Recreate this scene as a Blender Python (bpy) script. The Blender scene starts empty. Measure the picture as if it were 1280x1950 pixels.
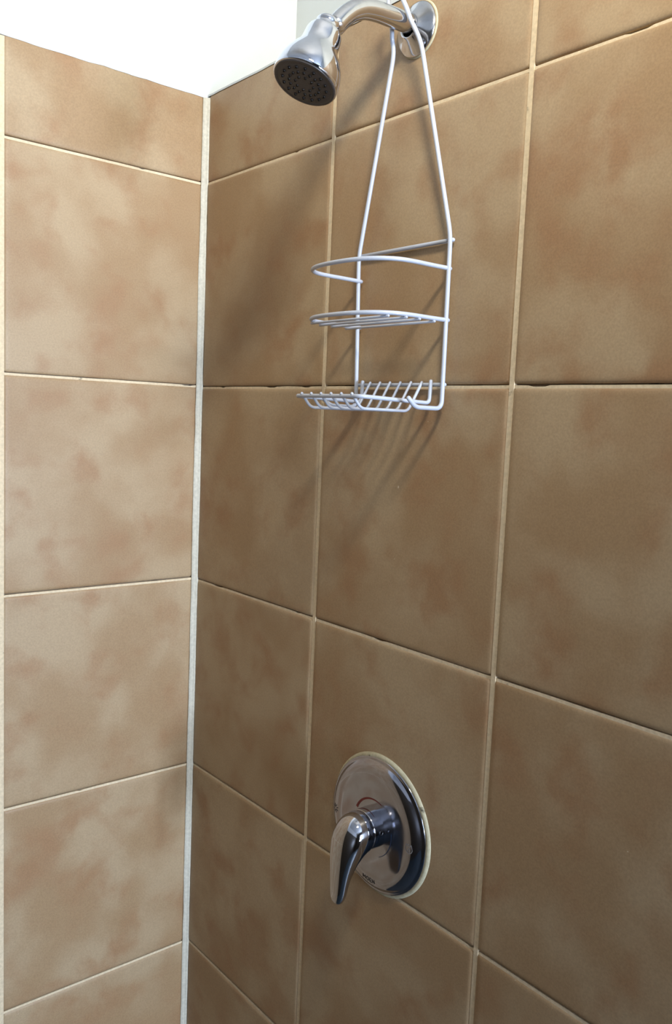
import bpy, bmesh, math, random
from mathutils import Vector, Matrix, noise as mnoise

# ------------------------------------------------------------------ camera, light, exposure
S = bpy.context.scene
COL = S.collection
T = 0.3335                      # tile pitch (m)
Z0 = 2.0                        # height of the first grout line below the cut top row
cam_d = bpy.data.cameras.new('camera')
cam = bpy.data.objects.new('camera', cam_d)
COL.objects.link(cam)
cam.rotation_mode = 'XYZ'
cam.location = (1.2850, -0.7530, 1.6192)
cam.rotation_euler = (1.4638, -0.0423, 0.8837)
cam_d.sensor_fit = 'VERTICAL'
cam_d.sensor_height = 24.0
cam_d.lens = 24.0 * 1629.87 / 1950.0
cam_d.clip_start = 0.02
S.camera = cam

W = bpy.data.worlds.new('daylight')
S.world = W
W.use_nodes = True
bg = W.node_tree.nodes['Background']
bg.inputs[0].default_value = (0.62, 0.78, 1.0, 1)
bg.inputs[1].default_value = 0.6


def area(name, loc, rot, sx, sy, power, color):
    d = bpy.data.lights.new(name, 'AREA')
    d.shape = 'RECTANGLE'
    d.size, d.size_y = sx, sy
    d.energy = power
    d.color = color
    o = bpy.data.objects.new(name, d)
    o.location, o.rotation_euler = loc, rot
    COL.objects.link(o)
    return o


# daylight entering by the wide window in the right wall; the added spotlight's light is in its builder
area('right_window_daylight', (3.68, -0.22, 1.58), (0, math.radians(90), 0), 1.10, 0.36, 205, (0.63, 0.77, 1.0))
LAMP = (1.25, -0.49, 2.48)       # added unseen spotlight, direction follows the caddy shadow (built further down)
LAMP_AT = (0.50, 0.0, 2.30)
LAMP_W = 84.0

S.view_settings.view_transform = 'Standard'
S.view_settings.look = 'None'
S.view_settings.gamma = 1.0
S.view_settings.use_curve_mapping = False
S.view_settings.exposure = 0.0

random.seed(7)


# ------------------------------------------------------------------ helpers
def srgb(r, g, b):
    f = lambda c: (c / 255 / 12.92) if c <= 10 else ((c / 255 + 0.055) / 1.055) ** 2.4
    return (f(r), f(g), f(b), 1)


def new_mat(name):
    m = bpy.data.materials.new(name)
    m.use_nodes = True
    nt = m.node_tree
    return m, nt, nt.nodes['Principled BSDF']


def N(nt, kind, **kw):
    n = nt.nodes.new(kind)
    for k, v in kw.items():
        setattr(n, k, v)
    return n


def link(nt, a, ao, b, bi):
    nt.links.new(a.outputs[ao], b.inputs[bi])


def ramp(nt, stops, interp='LINEAR'):
    r = nt.nodes.new('ShaderNodeValToRGB')
    r.color_ramp.interpolation = interp
    el = r.color_ramp.elements
    while len(el) < len(stops):
        el.new(0.5)
    for e, (p, c) in zip(el, stops):
        e.position = p
        e.color = c
    return r


def noise_tex(nt, scale, detail=3, rough=0.5, dist=0.0):
    n = nt.nodes.new('ShaderNodeTexNoise')
    n.inputs['Scale'].default_value = scale
    n.inputs['Detail'].default_value = detail
    n.inputs['Roughness'].default_value = rough
    n.inputs['Distortion'].default_value = dist
    return n


def obj(name, mesh_or_bm, mat, parent=None, smooth=True, loc=None):
    if isinstance(mesh_or_bm, bmesh.types.BMesh):
        bm = mesh_or_bm
        bmesh.ops.recalc_face_normals(bm, faces=bm.faces)
        me = bpy.data.meshes.new(name)
        bm.to_mesh(me)
        bm.free()
        if smooth:
            me.polygons.foreach_set('use_smooth', [True] * len(me.polygons))
    else:
        me = mesh_or_bm
    if mat and not me.materials:
        me.materials.append(mat)
    o = bpy.data.objects.new(name, me)
    COL.objects.link(o)
    if parent:
        o.parent = parent
    if loc:
        o.location = loc
    return o


def tag(o, label, cat=None, kind=None, group=None):
    o['label'] = label
    if cat:
        o['category'] = cat
    if kind:
        o['kind'] = kind
    if group:
        o['group'] = group
    return o


def empty(name, loc):
    o = bpy.data.objects.new(name, None)
    o.empty_display_size = 0.05
    o.location = loc
    COL.objects.link(o)
    return o


def add_box(bm, x0, x1, y0, y1, z0, z1):
    v = [bm.verts.new(p) for p in ((x0, y0, z0), (x1, y0, z0), (x1, y1, z0), (x0, y1, z0),
                                   (x0, y0, z1), (x1, y0, z1), (x1, y1, z1), (x0, y1, z1))]
    for f in ((0, 3, 2, 1), (4, 5, 6, 7), (0, 1, 5, 4), (1, 2, 6, 5), (2, 3, 7, 6), (3, 0, 4, 7)):
        bm.faces.new([v[i] for i in f])


def bridge(bm, a, b):
    n = len(a)
    for i in range(n):
        bm.faces.new((a[i], a[(i + 1) % n], b[(i + 1) % n], b[i]))


def lathe(profile, origin, axis, seg=64, cap0=True, cap1=True, ref=None):
    """profile: (distance along axis, radius) pairs"""
    bm = bmesh.new()
    ax = Vector(axis).normalized()
    u = Vector(ref) if ref else Vector((1, 0, 0))
    u = (u - ax * u.dot(ax)).normalized()
    w = ax.cross(u)
    o = Vector(origin)
    rings = []
    for d, r in profile:
        rings.append([bm.verts.new(o + ax * d + (u * math.cos(t) + w * math.sin(t)) * r)
                      for t in (2 * math.pi * i / seg for i in range(seg))])
    for a, b in zip(rings, rings[1:]):
        bridge(bm, a, b)
    if cap0:
        bm.faces.new(rings[0][::-1])
    if cap1:
        bm.faces.new(rings[-1])
    return bm


def spline(pts, n=8, closed=False):
    """Catmull-Rom through the points"""
    P = [Vector(p) for p in pts]
    out = []
    m = len(P)
    for i in range(m - 1):
        p0 = P[i - 1] if i > 0 else P[0] * 2 - P[1]
        p1, p2 = P[i], P[i + 1]
        p3 = P[i + 2] if i + 2 < m else P[-1] * 2 - P[-2]
        for k in range(n):
            t = k / n
            out.append(0.5 * ((2 * p1) + (p2 - p0) * t + (2 * p0 - 5 * p1 + 4 * p2 - p3) * t * t
                              + (3 * p1 - p0 - 3 * p2 + p3) * t ** 3))
    out.append(P[-1])
    return out


def rounded(pts, rad, n=6):
    """polyline with its corners rounded by quadratic fillets; rad is a number or a list per inner corner"""
    P = [Vector(p) for p in pts]
    out = [P[0]]
    for i in range(1, len(P) - 1):
        r = rad[i - 1] if isinstance(rad, (list, tuple)) else rad
        a, b, c = P[i - 1], P[i], P[i + 1]
        r1 = min(r, (a - b).length * 0.49)
        r2 = min(r, (c - b).length * 0.49)
        s, e = b + (a - b).normalized() * r1, b + (c - b).normalized() * r2
        for k in range(n + 1):
            t = k / n
            out.append(s * (1 - t) ** 2 + b * 2 * t * (1 - t) + e * t * t)
    out.append(P[-1])
    return out


def tube(bm, path, r, seg=12):
    """round-ended wire along a path"""
    P = [Vector(p) for p in path]
    Q = [P[0]]
    for p in P[1:]:
        if (p - Q[-1]).length > 1e-5:
            Q.append(p)
    P = Q
    tan = []
    for i in range(len(P)):
        a = P[max(i - 1, 0)]
        b = P[min(i + 1, len(P) - 1)]
        tan.append((b - a).normalized())
    ref = Vector((0, 0, 1)) if abs(tan[0].z) < 0.9 else Vector((1, 0, 0))
    u = (ref - tan[0] * ref.dot(tan[0])).normalized()
    rings = []

    def ring(c, u, w, rr):
        return [bm.verts.new(c + (u * math.cos(t) + w * math.sin(t)) * rr)
                for t in (2 * math.pi * i / seg for i in range(seg))]
    for i, p in enumerate(P):
        u = (u - tan[i] * u.dot(tan[i])).normalized()
        w = tan[i].cross(u)
        if i == 0:
            for f, g in ((0.98, 0.25), (0.75, 0.68)):
                rings.append(ring(p - tan[i] * r * f * 0.8, u, w, r * g))
        rings.append(ring(p, u, w, r))
        if i == len(P) - 1:
            for f, g in ((0.75, 0.68), (0.98, 0.25)):
                rings.append(ring(p + tan[i] * r * f * 0.8, u, w, r * g))
    for a, b in zip(rings, rings[1:]):
        bridge(bm, a, b)
    bm.faces.new(rings[0][::-1])
    bm.faces.new(rings[-1])


def wire(name, path, r, mat, parent, seg=12):
    bm = bmesh.new()
    tube(bm, path, r, seg)
    return obj(name, bm, mat, parent)


# ------------------------------------------------------------------ materials
def tile_material():
    m, nt, b = new_mat('glazed_tile')
    tc = N(nt, 'ShaderNodeTexCoord')
    oi = N(nt, 'ShaderNodeObjectInfo')
    mul = N(nt, 'ShaderNodeVectorMath', operation='SCALE')
    comb = N(nt, 'ShaderNodeCombineXYZ')
    for i, k in enumerate((41.0, 23.0, 67.0)):
        mm = N(nt, 'ShaderNodeMath', operation='MULTIPLY')
        mm.inputs[1].default_value = k
        link(nt, oi, 'Random', mm, 0)
        nt.links.new(mm.outputs[0], comb.inputs[i])
    nt.nodes.remove(mul)
    add = N(nt, 'ShaderNodeVectorMath', operation='ADD')
    link(nt, tc, 'Object', add, 0)
    link(nt, comb, 0, add, 1)
    # broad clouds
    n1 = noise_tex(nt, 8.5, 3.0, 0.45, 0.15)
    link(nt, add, 0, n1, 'Vector')
    r1 = ramp(nt, [(0.36, (0, 0, 0, 1)), (0.66, (1, 1, 1, 1))], 'EASE')
    link(nt, n1, 'Fac', r1, 0)
    # smaller reddish blooms
    add2 = N(nt, 'ShaderNodeVectorMath', operation='ADD')
    link(nt, add, 0, add2, 0)
    add2.inputs[1].default_value = (7.3, 1.9, 4.4)
    n2 = noise_tex(nt, 14.0, 3.5, 0.5, 0.2)
    link(nt, add2, 0, n2, 'Vector')
    r2 = ramp(nt, [(0.46, (0, 0, 0, 1)), (0.74, (1, 1, 1, 1))], 'EASE')
    link(nt, n2, 'Fac', r2, 0)
    mix1 = N(nt, 'ShaderNodeMix', data_type='RGBA')
    mix1.inputs[6].default_value = TILE_OLIVE
    mix1.inputs[7].default_value = TILE_BROWN
    link(nt, r1, 0, mix1, 0)
    f2 = N(nt, 'ShaderNodeMath', operation='MULTIPLY')
    f2.inputs[1].default_value = 0.9
    link(nt, r2, 0, f2, 0)
    mix2 = N(nt, 'ShaderNodeMix', data_type='RGBA')
    mix2.inputs[7].default_value = TILE_RED
    link(nt, f2, 0, mix2, 0)
    nt.links.new(mix1.outputs[2], mix2.inputs[6])
    # fine grain
    n3 = noise_tex(nt, 420.0, 2.0, 0.6)
    link(nt, add, 0, n3, 'Vector')
    r3 = ramp(nt, [(0.3, (0.90, 0.90, 0.90, 1)), (0.7, (1.08, 1.08, 1.08, 1))])
    link(nt, n3, 'Fac', r3, 0)
    mix3 = N(nt, 'ShaderNodeMix', data_type='RGBA', blend_type='MULTIPLY')
    mix3.inputs[0].default_value = 1.0
    nt.links.new(mix2.outputs[2], mix3.inputs[6])
    nt.links.new(r3.outputs[0], mix3.inputs[7])
    # rare pale chips
    n4 = noise_tex(nt, 95.0, 1.0, 0.5)
    link(nt, add2, 0, n4, 'Vector')
    r4 = ramp(nt, [(0.835, (0, 0, 0, 1)), (0.85, (1, 1, 1, 1))])
    link(nt, n4, 'Fac', r4, 0)
    mix4 = N(nt, 'ShaderNodeMix', data_type='RGBA')
    mix4.inputs[7].default_value = (0.62, 0.52, 0.38, 1)
    link(nt, r4, 0, mix4, 0)
    nt.links.new(mix3.outputs[2], mix4.inputs[6])
    nt.links.new(mix4.outputs[2], b.inputs['Base Color'])
    b.inputs['Roughness'].default_value = 0.48
    b.inputs['Specular IOR Level'].default_value = 0.32
    bu = N(nt, 'ShaderNodeBump')
    bu.inputs['Strength'].default_value = 0.10
    bu.inputs['Distance'].default_value = 0.001
    n5 = noise_tex(nt, 160.0, 3.0, 0.6)
    link(nt, add, 0, n5, 'Vector')
    link(nt, n5, 'Fac', bu, 'Height')
    link(nt, bu, 0, b, 'Normal')
    return m


def grout_material(name, base, dirt, thr, scale):
    m, nt, b = new_mat(name)
    tc = N(nt, 'ShaderNodeTexCoord')
    n1 = noise_tex(nt, scale, 4.0, 0.6)
    link(nt, tc, 'Object', n1, 'Vector')
    r1 = ramp(nt, [(thr, (0, 0, 0, 1)), (thr + 0.09, (1, 1, 1, 1))])
    link(nt, n1, 'Fac', r1, 0)
    mx = N(nt, 'ShaderNodeMix', data_type='RGBA')
    mx.inputs[6].default_value = base
    mx.inputs[7].default_value = dirt
    link(nt, r1, 0, mx, 0)
    n2 = noise_tex(nt, 220.0, 2.0, 0.6)
    link(nt, tc, 'Object', n2, 'Vector')
    r2 = ramp(nt, [(0.3, (0.86, 0.86, 0.86, 1)), (0.7, (1.06, 1.06, 1.06, 1))])
    link(nt, n2, 'Fac', r2, 0)
    mu = N(nt, 'ShaderNodeMix', data_type='RGBA', blend_type='MULTIPLY')
    mu.inputs[0].default_value = 1.0
    nt.links.new(mx.outputs[2], mu.inputs[6])
    nt.links.new(r2.outputs[0], mu.inputs[7])
    nt.links.new(mu.outputs[2], b.inputs['Base Color'])
    b.inputs['Roughness'].default_value = 0.85
    bu = N(nt, 'ShaderNodeBump')
    bu.inputs['Strength'].default_value = 0.35
    bu.inputs['Distance'].default_value = 0.001
    link(nt, n2, 'Fac', bu, 'Height')
    link(nt, bu, 0, b, 'Normal')
    return m


def paint_material(name, color, rough=0.6, bump=0.12):
    m, nt, b = new_mat(name)
    tc = N(nt, 'ShaderNodeTexCoord')
    n1 = noise_tex(nt, 9.0, 3.0, 0.5)
    link(nt, tc, 'Object', n1, 'Vector')
    c2 = tuple(c * 0.965 for c in color[:3]) + (1,)
    r1 = ramp(nt, [(0.35, c2), (0.65, color)])
    link(nt, n1, 'Fac', r1, 0)
    link(nt, r1, 0, b, 'Base Color')
    b.inputs['Roughness'].default_value = rough
    n2 = noise_tex(nt, 55.0, 4.0, 0.6)
    link(nt, tc, 'Object', n2, 'Vector')
    bu = N(nt, 'ShaderNodeBump')
    bu.inputs['Strength'].default_value = bump
    bu.inputs['Distance'].default_value = 0.002
    link(nt, n2, 'Fac', bu, 'Height')
    link(nt, bu, 0, b, 'Normal')
    return m


def metal_material(name, color, r0, r1_, scale=24.0, film=None, film_thr=0.52, film_amt=0.5):
    """chrome whose roughness and tint wander with water marks"""
    m, nt, b = new_mat(name)
    tc = N(nt, 'ShaderNodeTexCoord')
    n1 = noise_tex(nt, scale, 5.0, 0.6, 0.4)
    link(nt, tc, 'Object', n1, 'Vector')
    rr = ramp(nt, [(0.35, (r0,) * 3 + (1,)), (0.72, (r1_,) * 3 + (1,))])
    link(nt, n1, 'Fac', rr, 0)
    link(nt, rr, 0, b, 'Roughness')
    b.inputs['Metallic'].default_value = 1.0
    if film:
        rf = ramp(nt, [(film_thr, (0, 0, 0, 1)), (film_thr + 0.25, (film_amt,) * 3 + (1,))])
        link(nt, n1, 'Fac', rf, 0)
        mx = N(nt, 'ShaderNodeMix', data_type='RGBA')
        mx.inputs[6].default_value = color
        mx.inputs[7].default_value = film
        link(nt, rf, 0, mx, 0)
        nt.links.new(mx.outputs[2], b.inputs['Base Color'])
    else:
        b.inputs['Base Color'].default_value = color
    return m


def plain_material(name, color, rough, spec=0.5, coat=0.0, var=0.06, scale=60.0):
    m, nt, b = new_mat(name)
    tc = N(nt, 'ShaderNodeTexCoord')
    n1 = noise_tex(nt, scale, 3.0, 0.5)
    link(nt, tc, 'Object', n1, 'Vector')
    lo = tuple(c * (1 - var) for c in color[:3]) + (1,)
    r1 = ramp(nt, [(0.35, lo), (0.65, color)])
    link(nt, n1, 'Fac', r1, 0)
    link(nt, r1, 0, b, 'Base Color')
    b.inputs['Roughness'].default_value = rough
    b.inputs['Specular IOR Level'].default_value = spec
    b.inputs['Coat Weight'].default_value = coat
    return m


TILE_OLIVE = (0.390, 0.280, 0.164, 1)
TILE_BROWN = (0.325, 0.210, 0.110, 1)
TILE_RED = (0.305, 0.172, 0.085, 1)
M_TILE = tile_material()
M_GROUT = grout_material('cement_grout', (0.68, 0.545, 0.36, 1), (0.06, 0.045, 0.03, 1), 0.68, 34.0)
M_MORTAR = grout_material('old_mortar', (0.20, 0.15, 0.10, 1), (0.05, 0.04, 0.03, 1), 0.55, 34.0)
M_BEAD = grout_material('corner_sealant', (0.62, 0.58, 0.47, 1), (0.24, 0.22, 0.19, 1), 0.74, 40.0)
M_PUTTY = grout_material('aged_putty', (0.46, 0.41, 0.27, 1), (0.08, 0.065, 0.04, 1), 0.64, 70.0)
M_WHITE = paint_material('white_wall_paint', (0.61, 0.635, 0.635, 1))
M_WHITE_DIM = paint_material('white_wall_paint_dimmed', (0.57, 0.60, 0.595, 1))  # same white paint, weaker light in the recess put into the colour
M_DADO = paint_material('brown_wall_tile_far', (0.040, 0.030, 0.020, 1), 0.45, 0.05)
M_CEIL = paint_material('ceiling_paint', (0.58, 0.59, 0.60, 1))
M_FLOOR = paint_material('slate_floor', (0.03, 0.042, 0.05, 1), 0.5)
M_CHROME = metal_material('polished_chrome', (0.63, 0.64, 0.68, 1), 0.03, 0.10, 30.0)
M_PLATE = metal_material('watermarked_chrome', (0.37, 0.375, 0.43, 1), 0.05, 0.20, 26.0, (0.30, 0.30, 0.34, 1), 0.48, 0.8)
M_LEVER = metal_material('chrome_dark_reflection', (0.47, 0.475, 0.51, 1), 0.03, 0.10, 30.0)  # polished chrome again, dimmer wall reflections put into its colour
M_SATIN = metal_material('worn_chrome', (0.58, 0.58, 0.59, 1), 0.10, 0.24, 40.0, (0.40, 0.385, 0.36, 1), 0.5, 0.6)
M_VINYL = plain_material('white_vinyl_coating', (0.45, 0.475, 0.535, 1), 0.32, 0.5, 0.15, 0.04, 30.0)
M_FACE = plain_material('dark_grey_plastic', (0.045, 0.036, 0.032, 1), 0.42, 0.4)
M_HOLE = plain_material('black_rubber', (0.006, 0.005, 0.005, 1), 0.35, 0.5)
M_MARK = plain_material('dark_engraving', (0.05, 0.045, 0.045, 1), 0.6, 0.3)
M_HOTMARK = plain_material('pale_engraving', (0.20, 0.18, 0.17, 1), 0.6, 0.3)
M_RED = plain_material('red_enamel', (0.13, 0.004, 0.004, 1), 0.4, 0.5)
M_BLUE = plain_material('blue_enamel', (0.015, 0.03, 0.07, 1), 0.4, 0.5)
M_SHADE = plain_material('grey_enamel', (0.18, 0.18, 0.18, 1), 0.6)
M_FRAME = plain_material('white_window_frame', (0.75, 0.75, 0.74, 1), 0.4)

# ------------------------------------------------------------------ walls
XR, YF, ZC, REC = 3.60, -1.60, 2.80, 0.1735     # right wall, front wall, ceiling, recess of the upper back wall
ZTOP_B, ZTOP_L = Z0 + 0.4137 * T, Z0 + 0.4091 * T


def wob(t, seed, amp):
    return amp * (mnoise.noise(Vector((t * 9.0, seed, 0.3))) + 0.6 * mnoise.noise(Vector((t * 41.0, seed, 7.7))))


# left wall: plaster with a slightly ragged lower edge where it meets the tiling
bm = bmesh.new()
add_box(bm, -0.12, -0.0070, YF, REC + 0.10, 0, ZC)
n = 150
low, up, back = [], [], []
for i in range(n + 1):
    y = YF + (REC + 0.0 - YF) * i / n
    z = ZTOP_L - 0.0018 + wob(y, 2.0, 0.0022)
    low.append(bm.verts.new((0.0006, y, z)))
    up.append(bm.verts.new((0.0006, y, ZC)))
    back.append(bm.verts.new((-0.0075, y, z)))
for i in range(n):
    bm.faces.new((low[i], low[i + 1], up[i + 1], up[i]))
    bm.faces.new((back[i], back[i + 1], low[i + 1], low[i]))
wall_left = obj('wall_left', bm, M_WHITE, smooth=False)
tag(wall_left, 'left shower wall, pale brown tiles below bright white plaster', 'wall', 'structure')
bm = bmesh.new()
add_box(bm, -0.0075, -0.0060, YF, 0.004, 0, ZTOP_L)
obj('mortar_bed', bm, M_MORTAR, wall_left, smooth=False)

# back wall: tiled lower wall with a ledge, plain white wall set back above it
bm = bmesh.new()
add_box(bm, 0.0, XR, 0.0070, REC + 0.10, 0, ZTOP_B - 0.001)
add_box(bm, 0.0, XR, REC, REC + 0.10, ZTOP_B - 0.001, ZC)
n = 200
a, b_, c = [], [], []
for i in range(n + 1):
    x = XR * i / n
    z = ZTOP_B - 0.0012 + wob(x, 5.0, 0.0012)
    a.append(bm.verts.new((x, -0.0006, z)))
    b_.append(bm.verts.new((x, -0.0006, z + 0.0030)))
    c.append(bm.verts.new((x, REC, ZTOP_B + 0.003)))
for i in range(n):
    bm.faces.new((a[i], a[i + 1], b_[i + 1], b_[i]))
    bm.faces.new((b_[i], b_[i + 1], c[i + 1], c[i]))
wall_back = obj('wall_back', bm, M_WHITE_DIM, smooth=False)
tag(wall_back, 'darker brown tiled wall carrying the shower fittings, white wall set back above', 'wall', 'structure')
bm = bmesh.new()
add_box(bm, -0.004, XR, 0.0060, 0.0075, 0, ZTOP_B)
obj('mortar_bed', bm, M_MORTAR, wall_back, smooth=False)

# tiles: cushion-edged, one object each
TILE_MESH = {}
RINGS = ((0.0, 0.0060), (0.0, 0.0024), (0.0007, 0.0015), (0.0018, 0.0008), (0.0034, 0.0003), (0.0056, 0.00006), (0.0090, 0.0))


def tile_mesh(w, h):
    key = (round(w, 4), round(h, 4))
    if key in TILE_MESH:
        return TILE_MESH[key]
    bm = bmesh.new()
    prev = None
    for ins, dep in RINGS:
        rr = max(0.0032 - ins * 0.2, 0.001)
        ring = []
        for cx, cz, a0 in ((1, 1, 0), (-1, 1, 90), (-1, -1, 180), (1, -1, 270)):
            for k in range(3):
                t = math.radians(a0 + 45 * k)
                ring.append(bm.verts.new((cx * (w / 2 - ins - rr) + rr * math.cos(t), dep,
                                          cz * (h / 2 - ins - rr) + rr * math.sin(t))))
        if prev:
            bridge(bm, prev, ring)
        prev = ring
    bm.faces.new(prev)
    bmesh.ops.recalc_face_normals(bm, faces=bm.faces)
    me = bpy.data.meshes.new('tile')
    bm.to_mesh(me)
    bm.free()
    me.polygons.foreach_set('use_smooth', [True] * len(me.polygons))
    me.materials.append(M_TILE)
    TILE_MESH[key] = me
    return me


GAP, VGAP = 0.0042, 0.0050
ZB = [Z0 + T * (-k + d) for k, d in enumerate((-0.002, -0.0052, 0.0005, 0.0032, -0.002, 0.0))] + [0.0]
ZL = [Z0 + T * (-k + d) for k, d in enumerate((-0.0011, 0.0013, 0.0088, 0.0021, -0.0056, 0.0))] + [0.0]
XB = [0.0055, 1.0056 * T, 2.0065 * T] + [T * (k + 0.0065) for k in range(3, 8)]
XT = XB[-1] = 2.40
YL = [-0.0075, -0.9928 * T] + [-T * (k - 0.0072) for k in range(2, 5)] + [YF]
rt = random.Random(3)


def jit(a):
    return rt.uniform(-a, a)


for wall, tops, cols, is_back in ((wall_back, [ZTOP_B] + ZB, XB, True), (wall_left, [ZTOP_L] + ZL, YL, False)):
    for i in range(len(tops) - 1):
        z1 = tops[i] + (0.0018 if i == 0 else -GAP / 2)
        z0 = tops[i + 1] + GAP / 2
        for j in range(len(cols) - 1):
            a = cols[j] + (0 if j == 0 else (VGAP / 2 if is_back else -VGAP / 2))
            b2 = cols[j + 1] - (VGAP / 2 if is_back else -VGAP / 2)
            w, h = abs(b2 - a), z1 - z0
            o = obj('tile', tile_mesh(w, h), M_TILE, wall)
            cx = (a + b2) / 2
            if is_back:
                o.location = (cx + jit(0.0004), jit(0.0003), (z0 + z1) / 2 + jit(0.0004))
                o.rotation_euler = (jit(0.0012), jit(0.0008), jit(0.0012))
            else:
                o.location = (jit(0.0003), cx + jit(0.0004), (z0 + z1) / 2 + jit(0.0004))
                o.rotation_euler = (jit(0.0012), jit(0.0008), math.radians(90) + jit(0.0012))

# grout in the joints: vertical joints full, horizontal ones cracked away along the edge of the tile above


def joint(wall, is_back, a0, a1, z0, z1, depth, ragged):
    bm = bmesh.new()
    n = max(2, int(abs(a1 - a0) / 0.006)) if ragged else 1
    prev = None
    for i in range(n + 1):
        a = a0 + (a1 - a0) * i / n
        zt = z1
        if ragged:
            k = mnoise.noise(Vector((a * 22.0, z0 * 3.0, 1.0 if is_back else 5.0)))
            zt = z1 - 0.0013 - 0.0005 * k
            if k > 0.42:
                zt -= 0.0012
        pts = [(a, depth, z0), (a, depth, zt), (a, 0.0062, zt), (a, 0.0062, z0)]
        ring = [bm.verts.new(p if is_back else (-p[1], p[0], p[2])) for p in pts]
        if prev:
            bridge(bm, prev, ring)
        else:
            bm.faces.new(ring)
        prev = ring
    bm.faces.new(prev)
    obj('grout_joint', bm, M_GROUT, wall, smooth=False)


for wall, rows, cols, is_back in ((wall_back, ZB[:-1], XB, True), (wall_left, ZL[:-1], YL, False)):
    top = ZTOP_B if is_back else ZTOP_L
    for z in rows:
        joint(wall, is_back, 0.0, cols[-1], z - GAP / 2 - 0.0008, z + GAP / 2, 0.0015, True)
    for c in cols[1:-1]:
        joint(wall, is_back, c - VGAP / 2 - 0.0008, c + VGAP / 2 + 0.0008, 0.0, top - 0.002, 0.0008, False)

# sealant bead filling the corner between the two tiled walls
bm = bmesh.new()
prev = None
n = 320
for i in range(n + 1):
    z = 2.1345 * i / n
    wl = 0.0090 + wob(z, 11.0, 0.0011)
    wb = 0.0066 + wob(z, 14.0, 0.0010) + (0.0012 if z > Z0 - 0.004 else 0.0)
    ring = [bm.verts.new(p) for p in ((-0.002, 0.002, z), (-0.0010, -wl, z), (0.0011, -wl + 0.0003, z),
                                      (wb * 0.42, -wl * 0.50, z), (wb * 0.74, -wl * 0.20, z),
                                      (wb - 0.0003, -0.0011, z), (wb, 0.0010, z))]
    if prev:
        bridge(bm, prev, ring)
    else:
        bm.faces.new(ring)
    prev = ring
bm.faces.new(prev)
tag(obj('trim_1', bm, M_BEAD), 'cream sealant bead running down the tiled corner', 'trim', 'structure')

# the rest of the room, behind the camera
bm = bmesh.new()
add_box(bm, -0.12, XR + 0.12, YF - 0.12, REC + 0.10, -0.08, 0.0)
tag(obj('floor', bm, M_FLOOR, smooth=False), 'dark slate floor below the shower', 'floor', 'structure')
bm = bmesh.new()
add_box(bm, -0.12, XR + 0.12, YF - 0.12, REC + 0.10, ZC, ZC + 0.08)
tag(obj('ceiling', bm, M_CEIL, smooth=False), 'plain white ceiling high over the shower', 'ceiling', 'structure')


def wall_with_hole(name, fixed, c0, c1, u0, u1, hole, along_x, label, zsplit, low_mat):
    hu0, hu1, hz0, hz1 = hole
    bm = bmesh.new()
    bl = bmesh.new()

    def bx(ua, ub, za, zb):
        for lo, hi, tgt in ((0, zsplit, bl), (zsplit, ZC, bm)):
            a, b = max(za, lo), min(zb, hi)
            if b > a and ub > ua:
                if along_x:
                    add_box(tgt, ua, ub, c0, c1, a, b)
                else:
                    add_box(tgt, c0, c1, ua, ub, a, b)
    bx(u0, hu0, 0, ZC)
    bx(hu1, u1, 0, ZC)
    bx(hu0, hu1, 0, hz0)
    bx(hu0, hu1, hz1, ZC)
    w = obj(name, bm, low_mat, smooth=False)
    tag(w, label, 'wall', 'structure')
    obj('tiled_dado', bl, low_mat, w, smooth=False)
    return w


HOLE_R = (-0.42, -0.02, 1.03, 2.13)
wall_with_hole('wall_right', XR, XR, XR + 0.12, YF - 0.12, REC + 0.10, HOLE_R, False,
               'right wall with a wide window, behind the viewer', 1.10, M_DADO)
bm = bmesh.new()
add_box(bm, -0.12, XR, YF - 0.12, YF, ZTOP_B, ZC)
wf = obj('wall_front', bm, M_CEIL, smooth=False)
tag(wf, 'front wall behind the viewer', 'wall', 'structure')
bm = bmesh.new()
add_box(bm, -0.12, XR, YF - 0.12, YF, 0, ZTOP_B)
obj('tiled_dado', bm, M_DADO, wf, smooth=False)


def window(name, hole, pos, along_x, label, bars):
    u0, u1, z0, z1 = hole
    bm = bmesh.new()
    t = 0.035

    def bx(ua, ub, za, zb):
        if along_x:
            add_box(bm, ua, ub, pos - 0.045, pos, za, zb)
        else:
            add_box(bm, pos, pos + 0.045, ua, ub, za, zb)
    bx(u0, u0 + t, z0, z1)
    bx(u1 - t, u1, z0, z1)
    bx(u0 + t, u1 - t, z0, z0 + t)
    bx(u0 + t, u1 - t, z1 - t, z1)
    for k in range(1, bars + 1):
        c = u0 + (u1 - u0) * k / (bars + 1)
        bx(c - 0.015, c + 0.015, z0 + t, z1 - t)
    tag(obj(name, bm, M_FRAME, smooth=False), label, 'window', 'structure')


window('window_1', HOLE_R, XR + 0.005, False, 'wide white-framed window in the right wall', 1)

# unseen spotlight added by guess, aimed high so the lower wall stays dimmer
LAMP_V = Vector(LAMP)
AIM = (Vector(LAMP_AT) - LAMP_V).normalized()
spot = empty('added_spotlight', (LAMP[0], LAMP[1], ZC))
tag(spot, 'added grey enamel spotlight, unseen behind the viewer, lighting the corner', 'lamp')
rel = LAMP_V - Vector(spot.location)
back = rel - AIM * 0.10
obj('ceiling_plate', lathe([(0.0, 0.050), (0.015, 0.050), (0.020, 0.020)], (back.x, back.y, 0), (0, 0, -1), 40), M_FRAME, spot)
bm = bmesh.new()
tube(bm, [(back.x, back.y, -0.015), (back.x, back.y, back.z + 0.03)], 0.010, 16)
obj('stem', bm, M_FRAME, spot)
obj('lamp_housing', lathe([(-0.012, 0.120), (-0.014, 0.124), (-0.040, 0.120), (-0.090, 0.085), (-0.120, 0.045), (-0.124, 0.010)],
                          rel, AIM, 48, cap0=True), M_SHADE, spot)
ld = bpy.data.lights.new('added_spot_light', 'SPOT')
ld.energy = LAMP_W
ld.color = (1.0, 0.93, 0.77)
ld.shadow_soft_size = 0.115
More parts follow.
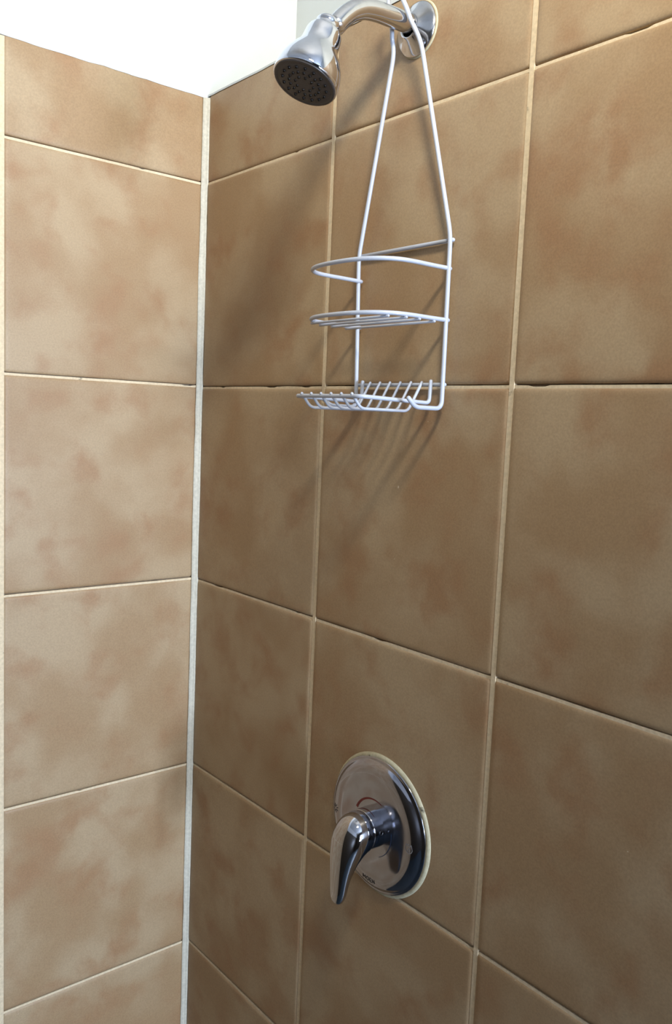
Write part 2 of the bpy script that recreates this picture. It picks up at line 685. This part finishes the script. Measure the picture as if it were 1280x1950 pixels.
ld.spot_size = math.radians(150)
ld.spot_blend = 1.0
lo = bpy.data.objects.new('added_spot_light', ld)
COL.objects.link(lo)
lo.location = LAMP_V
lo.rotation_euler = AIM.to_track_quat('-Z', 'Y').to_euler()

# ------------------------------------------------------------------ shower head, arm and wall flange
XF = 0.492
root = empty('overhead_shower', (XF, 0.0, 2.0945))
tag(root, 'chrome shower head with dark spray face on a bent arm from the wall', 'shower head')


def sub(name, bm, mat, parent, smooth=True):
    """part built in room coordinates, then moved into its parent's frame"""
    o = obj(name, bm, mat, parent, smooth)
    p = parent
    off = Vector((0, 0, 0))
    while p:
        off += Vector(p.location)
        p = p.parent
    o.data.transform(Matrix.Translation(-off))
    return o


FZ = 2.0915
fl = lathe([(0.0, 0.0315), (0.0028, 0.0318), (0.0042, 0.0308), (0.0058, 0.0285), (0.0080, 0.0245), (0.0105, 0.0205),
            (0.0130, 0.0172), (0.0150, 0.0150), (0.0162, 0.0136), (0.0160, 0.0122), (0.0120, 0.0118)],
           (XF, 0, FZ), (0, -1, 0), 72, cap1=False)
sub('wall_flange', fl, M_SATIN, root)
pr = lathe([(0.0, 0.0332), (0.0012, 0.0327), (0.0018, 0.0318), (0.0014, 0.0300)], (XF + 0.0008, 0, FZ), (0, -1, 0), 48, True, False)
sub('sealant_ring', pr, M_PUTTY, root)['label'] = 'cream sealant showing around the wall flange'
arm_path = spline([(XF, 0.001, 2.0945), (XF, -0.020, 2.0940), (XF, -0.045, 2.0930), (XF, -0.068, 2.0915), (XF, -0.088, 2.0875),
                   (XF, -0.104, 2.0795), (XF, -0.1165, 2.0690), (XF, -0.1270, 2.0575)], 8)
bm = bmesh.new()
tube(bm, arm_path, 0.0113, 40)
sub('shower_arm', bm, M_SATIN, root)

FACE = Vector((XF, -0.1671, 1.9854))
AX = Vector((0, 0.3876, 0.9218)).normalized()      # from the face back to the arm
# ball collar between arm and head
jb = lathe([(0.0640, 0.0142), (0.0680, 0.0152), (0.0700, 0.0148), (0.0715, 0.0132), (0.0740, 0.0140), (0.0765, 0.0142),
            (0.0790, 0.0130), (0.0815, 0.0100), (0.083, 0.006)], FACE, AX, 48)
sub('collar', jb, M_CHROME, root)
# bell-shaped body with shallow flutes on the neck
prof = [(0.0004, 0.0345), (0.0, 0.0362), (0.0012, 0.0369), (0.0040, 0.0372), (0.0090, 0.0371), (0.0140, 0.0365), (0.0190, 0.0353),
        (0.0240, 0.0335), (0.0290, 0.0311), (0.0340, 0.0283), (0.0385, 0.0256), (0.0425, 0.0234), (0.0460, 0.0224), (0.0500, 0.0217),
        (0.0550, 0.0212), (0.0610, 0.0207), (0.0645, 0.0200), (0.0665, 0.0186), (0.0672, 0.0160), (0.0672, 0.0120)]
bm = bmesh.new()
seg = 96
u = Vector((1, 0, 0))
w = AX.cross(u)
prev = None
for d, r in prof:
    k = max(0.0, min(1.0, (d - 0.040) / 0.008)) * (1 if d < 0.0650 else 0.4)
    ring = []
    for i in range(seg):
        t = 2 * math.pi * i / seg
        rr = r * (1 - 0.030 * k * (0.5 - 0.5 * math.cos(6 * t)))
        ring.append(bm.verts.new(FACE + AX * d + (u * math.cos(t) + w * math.sin(t)) * rr))
    if prev:
        bridge(bm, prev, ring)
    prev = ring
bm.faces.new(prev)
sub('head_body', bm, M_CHROME, root)
fd = lathe([(0.004, 0.0350), (-0.0006, 0.0354), (-0.0012, 0.0348), (-0.0012, 0.0325), (-0.0008, 0.0315), (-0.0011, 0.030),
            (-0.0016, 0.018), (-0.0018, 0.006)], FACE, AX, 72)
face = sub('spray_face', fd, M_FACE, root)
face['label'] = 'dark grey spray face'
bm = bmesh.new()
for cnt, rad, ph in ((8, 0.0105, 0.2), (16, 0.0178, 0.05), (16, 0.0255, 0.12)):
    for i in range(cnt):
        t = 2 * math.pi * i / cnt + ph
        c0 = FACE + AX * -0.0010 + (u * math.cos(t) + w * math.sin(t)) * rad
        rings = []
        for d, r in ((0.0, 0.0020), (-0.0012, 0.0019), (-0.0013, 0.0013), (-0.0004, 0.0009)):
            rings.append([bm.verts.new(c0 + AX * d + (u * math.cos(q) + w * math.sin(q)) * r)
                          for q in (2 * math.pi * k / 10 for k in range(10))])
        for p, q in zip(rings, rings[1:]):
            bridge(bm, p, q)
        bm.faces.new(rings[-1])
        bm.faces.new(rings[0][::-1])
nz = sub('nozzles', bm, M_HOLE, face)
nz['kind'] = 'stuff'
nz['label'] = 'rings of small black nozzles'

# ------------------------------------------------------------------ wire caddy hanging from the arm
cad = empty('shower_caddy', (0.492, -0.0085, 1.6377))
tag(cad, 'white coated wire shower caddy hanging from the shower arm', 'caddy')


def cw(name, path, r, parent=cad, seg=14):
    bm = bmesh.new()
    tube(bm, path, r, seg)
    return sub(name, bm, M_VINYL, parent)


RW = 0.0027
YU = -0.0085
left_side = [(0.4175, -0.066, 1.6475), (0.4178, -0.052, 1.6375), (0.418, YU, 1.6375), (0.4105, YU, 1.832),
             (0.474, -0.0205, 2.064), (0.4735, -0.0250, 2.0795), (0.4778, -0.0290, 2.0880), (0.4772, -0.0340, 2.1010),
             (0.4770, -0.0362, 2.1180)]
right_side = [(0.5020, -0.0362, 2.1115), (0.5065, -0.0330, 2.1010), (0.5072, -0.0275, 2.0905), (0.520, -0.0205, 2.0640),
              (0.5728, YU, 1.838), (0.5735, YU, 1.6378), (0.574, -0.0530, 1.6378), (0.574, -0.0640, 1.6480)]
frame_path = (rounded(left_side, [0.008, 0.010, 0.013, 0.014, 0.006, 0.006, 0.008], 6)
              + spline([left_side[-1], (0.4800, -0.0375, 2.1262), (0.4885, -0.0382, 2.1310), (0.4975, -0.0378, 2.1250), right_side[0]], 6)[1:-1]
              + rounded(right_side, [0.008, 0.008, 0.014, 0.013, 0.010, 0.008], 6))
cw('hanger_frame', frame_path, RW)
cw('cross_bar', [(0.4095, -0.0044, 1.8335), (0.5738, -0.0044, 1.8335)], 0.0025)


def u_loop(z, xl, xr, dep, ystart):
    xc, hw = (xl + xr) / 2, (xr - xl) / 2
    pts = [(xl, ystart, z), (xl + 0.001, -0.030, z), (xl + 0.001, -0.052, z)]
    for k in range(0, 13):
        t = math.pi * (1 - k / 12)
        ex = abs(math.cos(t)) ** 0.80 * (1 if math.cos(t) > 0 else -1)
        ey = math.sin(t) ** 0.80
        pts.append((xc + (hw - 0.001) * ex, -0.058 - (dep - 0.058) * ey, z))
    pts += [(xr - 0.001, -0.052, z), (xr - 0.001, -0.030, z), (xr, ystart, z)]
    return spline(pts, 5)


ZR1, ZR2 = Z0 - 0.597 * T, Z0 - 0.7756 * T
XL, XRR = 0.4120, 0.5715
cw('bottle_ring', u_loop(ZR1, XL + 0.001, XRR, 0.1145, -0.0045), 0.0026)
shelf = cw('soap_shelf', u_loop(ZR2, XL + 0.003, XRR + 0.001, 0.1150, -0.0045), 0.0026)
for y in (-0.0280, -0.0520, -0.0720, -0.0920):
    hw = 0.0790 if y > -0.058 else 0.0790 * (1 - ((-y - 0.058) / 0.057) ** (1 / 0.8 * 2)) ** 0.4
    xc = (XL + XRR) / 2 + 0.002
    cw('slat', [(xc - hw - 0.001, y, ZR2 - 0.0036), (xc + hw + 0.001, y, ZR2 - 0.0036)], 0.0016, shelf, 10)

# soap basket at the bottom
ZB0 = Z0 - 1.0005 * T
bask = cw('basket_rim', rounded([(0.5545, -0.0090, ZB0 + 0.004), (0.5545, -0.0100, 1.6440), (0.5545, -0.1180, 1.6470),
                                 (0.4300, -0.1180, 1.6470), (0.4300, -0.0100, 1.6440), (0.4300, -0.0090, ZB0 + 0.004)],
                                [0.007, 0.010, 0.010, 0.007], 6), 0.0025)
cw('back_rail', [(0.4165, -0.0050, ZB0), (0.5735, -0.0050, ZB0)], 0.0024)
for i in range(6):
    x = 0.4450 + i * 0.0188
    cw('basket_wire', rounded([(x, -0.0088, ZB0 + 0.0028), (x, -0.0300, 1.6335), (x, -0.1050, 1.6335), (x, -0.1195, 1.6500)],
                              [0.007, 0.007], 5), 0.0018, bask, 10)

# ------------------------------------------------------------------ single-lever valve
VX, VZ = 0.492, 1.0865
val = empty('shower_valve', (VX, 0.0, VZ))
tag(val, 'round chrome shower valve with curved lever handle low on the tiled wall', 'shower valve')
PP = [(0.0, 0.0905), (0.0024, 0.0908), (0.0036, 0.0900), (0.0042, 0.0884), (0.0046, 0.0868), (0.0056, 0.0856), (0.0076, 0.0838), (0.0098, 0.0808),
      (0.0114, 0.0772), (0.0124, 0.0730), (0.0130, 0.0670), (0.0133, 0.0600), (0.0135, 0.0480), (0.0136, 0.0300), (0.0136, 0.0200)]
sub('wall_plate', lathe(PP, (VX, 0, VZ), (0, -1, 0), 128, True, True), M_PLATE, val)
bm = lathe([(0.0, 0.0952), (0.0012, 0.0945), (0.0026, 0.0928), (0.0030, 0.0908), (0.0026, 0.0880)], (VX + 0.0022, 0, VZ + 0.0010), (0, -1, 0), 96, True, False)
for v in bm.verts:
    if v.co.y < -0.0005:
        k = mnoise.noise(Vector((v.co.x * 60, 3.3, v.co.z * 60)))
        v.co.y += 0.0007 * k
sub('putty_ring', bm, M_PUTTY, val)['label'] = 'cream putty squeezed out around the wall plate'


def plate_y(r):
    pts = sorted((b_, a_) for a_, b_ in PP)
    for (ra, da), (rb, db) in zip(pts, pts[1:]):
        if ra <= r <= rb:
            return -(da + (db - da) * (r - ra) / max(rb - ra, 1e-9))
    return -0.0136


def on_plate(bm, pts2, lift=0.00022):
    vs = [bm.verts.new((VX + x, plate_y(math.hypot(x, z)) - lift, VZ + z)) for x, z in pts2]
    return vs


def stroke(bm, pts2, width, lift=0.00022):
    """flat engraved line lying on the plate"""
    n = len(pts2)
    L, R = [], []
    for i, (x, z) in enumerate(pts2):
        a, b = pts2[max(i - 1, 0)], pts2[min(i + 1, n - 1)]
        dx, dz = b[0] - a[0], b[1] - a[1]
        l = math.hypot(dx, dz) or 1
        wd = width(i / (n - 1)) if callable(width) else width
        L.append((x - dz / l * wd / 2, z + dx / l * wd / 2))
        R.append((x + dz / l * wd / 2, z - dx / l * wd / 2))
    lv, rv = on_plate(bm, L, lift), on_plate(bm, R, lift)
    for i in range(n - 1):
        bm.faces.new((lv[i], lv[i + 1], rv[i + 1], rv[i]))


def arc(r0, r1, a0, a1, n=24):
    return [((r0 + (r1 - r0) * i / n) * math.cos(math.radians(a0 + (a1 - a0) * i / n)),
             (r0 + (r1 - r0) * i / n) * math.sin(math.radians(a0 + (a1 - a0) * i / n))) for i in range(n + 1)]


bm = bmesh.new()
stroke(bm, arc(0.0335, 0.0405, 150, 62), lambda t: 0.0006 + 0.0034 * (1 - t) ** 0.8)
sub('hot_arc', bm, M_RED, val, False)['label'] = 'red temperature arc'
bm = bmesh.new()
stroke(bm, arc(0.0390, 0.0400, -62, 8), lambda t: 0.0006 + 0.0014 * t)
sub('cold_arc', bm, M_BLUE, val, False)['label'] = 'dark blue temperature arc'
# lettering along the lower edge, drawn stroke by stroke
GL = {'M': [[(0, 0), (0, 1), (0.45, 0.25), (0.9, 1), (0.9, 0)]],
      'O': [[(0.42 + 0.42 * math.cos(k * math.pi / 9), 0.5 + 0.5 * math.sin(k * math.pi / 9)) for k in range(19)]],
      'E': [[(0.65, 1), (0, 1), (0, 0), (0.65, 0)], [(0, 0.5), (0.55, 0.5)]],
      'N': [[(0, 0), (0, 1), (0.75, 0), (0.75, 1)]]}
bm = bmesh.new()
HT = 0.0054
adv = {'M': 0.0070, 'O': 0.0067, 'E': 0.0054, 'N': 0.0058}
xs = -sum(adv.values()) / 2
for ch in 'MOEN':
    cx = xs + adv[ch] / 2
    ang = cx / 0.0765
    for pl in GL[ch]:
        P2 = []
        for gx, gz in pl:
            lx, lz = xs + gx * HT - cx, gz * HT - 0.0768
            lx2 = lx
            P2.append((lx2 * math.cos(ang) - lz * math.sin(ang), lx2 * math.sin(ang) + lz * math.cos(ang)))
        # break at sharp corners so the strokes keep their width
        for p, q in zip(P2, P2[1:]):
            stroke(bm, [p, ((p[0] + q[0]) / 2, (p[1] + q[1]) / 2), q], 0.0012)
    xs += adv[ch]
sub('lettering', bm, M_MARK, val, False)['label'] = 'small dark capital letters near the lower edge'
bm = bmesh.new()
sx, sz = -0.0752, -0.0035
for k in range(8):
    t = math.radians(22 + 45 * k)
    stroke(bm, [(sx + 0.0021 * math.cos(t), sz + 0.0021 * math.sin(t)), (sx + 0.0042 * math.cos(t), sz + 0.0042 * math.sin(t)),
                (sx + 0.0064 * math.cos(t), sz + 0.0064 * math.sin(t))], 0.0011)
sub('cold_symbol', bm, M_MARK, val, False)['label'] = 'dark engraved snowflake'
bm = bmesh.new()
sx, sz = 0.0715, -0.0010
for pl in ([(-0.0045, 0.0058), (-0.0062, 0.0020), (-0.0055, -0.0020), (-0.0030, -0.0048), (0.0005, -0.0056), (0.0036, -0.0040),
            (0.0050, -0.0008), (0.0040, 0.0030), (0.0030, 0.0062)],
           [(-0.0045, 0.0058), (-0.0020, 0.0030), (-0.0010, 0.0068)], [(-0.0010, 0.0068), (0.0012, 0.0032), (0.0030, 0.0062)],
           [(-0.0014, -0.0040), (-0.0020, -0.0012), (0.0000, 0.0012), (0.0016, -0.0014), (0.0012, -0.0040)]):
    stroke(bm, [(sx + x, sz + z) for x, z in pl], 0.0010)
sub('hot_symbol', bm, M_HOTMARK, val, False)['label'] = 'pale engraved flame'

# hub and lever
hub = sub('hub', lathe([(0.0120, 0.0272), (0.0125, 0.0272), (0.0200, 0.0268), (0.0285, 0.0265), (0.0296, 0.0264), (0.0300, 0.0260), (0.0301, 0.0250), (0.0301, 0.0200)],
                       (VX, 0, VZ), (0, -1, 0), 72), M_LEVER, val)
bm = lathe([(0.0, 0.0030), (0.0006, 0.0030), (0.0008, 0.0024), (-0.0010, 0.0021), (-0.0010, 0.0010)],
           (VX + 0.0262, -0.0190, VZ + 0.0035), (1, 0, 0.12), 24, ref=(0, 1, 0))
sub('set_screw', bm, M_HOLE, hub)['label'] = 'small dark set screw hole'

# side view of the lever: outer and inner outline (y, z) and half width at matching stations
OUT = [(-0.0304, 1.1100), (-0.0310, 1.1120), (-0.0322, 1.1128), (-0.0360, 1.1132), (-0.0425, 1.1126), (-0.0492, 1.1104), (-0.0558, 1.1062), (-0.0618, 1.0995),
       (-0.0666, 1.0912), (-0.0698, 1.0818), (-0.0717, 1.0718), (-0.0727, 1.0610), (-0.0731, 1.0490), (-0.0732, 1.0370),
       (-0.0731, 1.0250), (-0.0731, 1.0140), (-0.0731, 1.0065), (-0.0725, 1.0015), (-0.0713, 0.9988)]
INN = [(-0.0304, 1.0600), (-0.0310, 1.0582), (-0.0318, 1.0574), (-0.0330, 1.0569), (-0.0345, 1.0563), (-0.0362, 1.0555), (-0.0381, 1.0544), (-0.0402, 1.0529),
       (-0.0424, 1.0510), (-0.0446, 1.0486), (-0.0469, 1.0452), (-0.0493, 1.0407), (-0.0519, 1.0349), (-0.0543, 1.0281),
       (-0.0564, 1.0203), (-0.0582, 1.0120), (-0.0600, 1.0056), (-0.0627, 1.0006), (-0.0655, 0.9984)]
HW = [0.0250, 0.0264, 0.0268, 0.0269, 0.0269, 0.0268, 0.0265, 0.0258, 0.0248, 0.0234, 0.0217, 0.0199, 0.0180, 0.0163, 0.0148, 0.0134, 0.0118, 0.0092, 0.0050]
bm = bmesh.new()
prev = None
seg = 56
for i, (o_, i_, hw) in enumerate(zip(OUT, INN, HW)):
    c_ = Vector((VX, (o_[0] + i_[0]) / 2, (o_[1] + i_[1]) / 2))
    nrm = Vector((0, (o_[0] - i_[0]) / 2, (o_[1] - i_[1]) / 2))
    e = 1.0 if i < 4 else max(0.88, 1.0 - 0.02 * (i - 3))
    ring = []
    for k in range(seg):
        q = 2 * math.pi * k / seg
        cq, sq = math.cos(q), math.sin(q)
        ring.append(bm.verts.new(c_ + Vector((1, 0, 0)) * hw * math.copysign(abs(cq) ** e, cq)
                                 + nrm * math.copysign(abs(sq) ** e, sq)))
    if prev:
        bridge(bm, prev, ring)
    else:
        bm.faces.new(ring[::-1])
    prev = ring
bm.faces.new(prev)
sub('lever_handle', bm, M_LEVER, val)
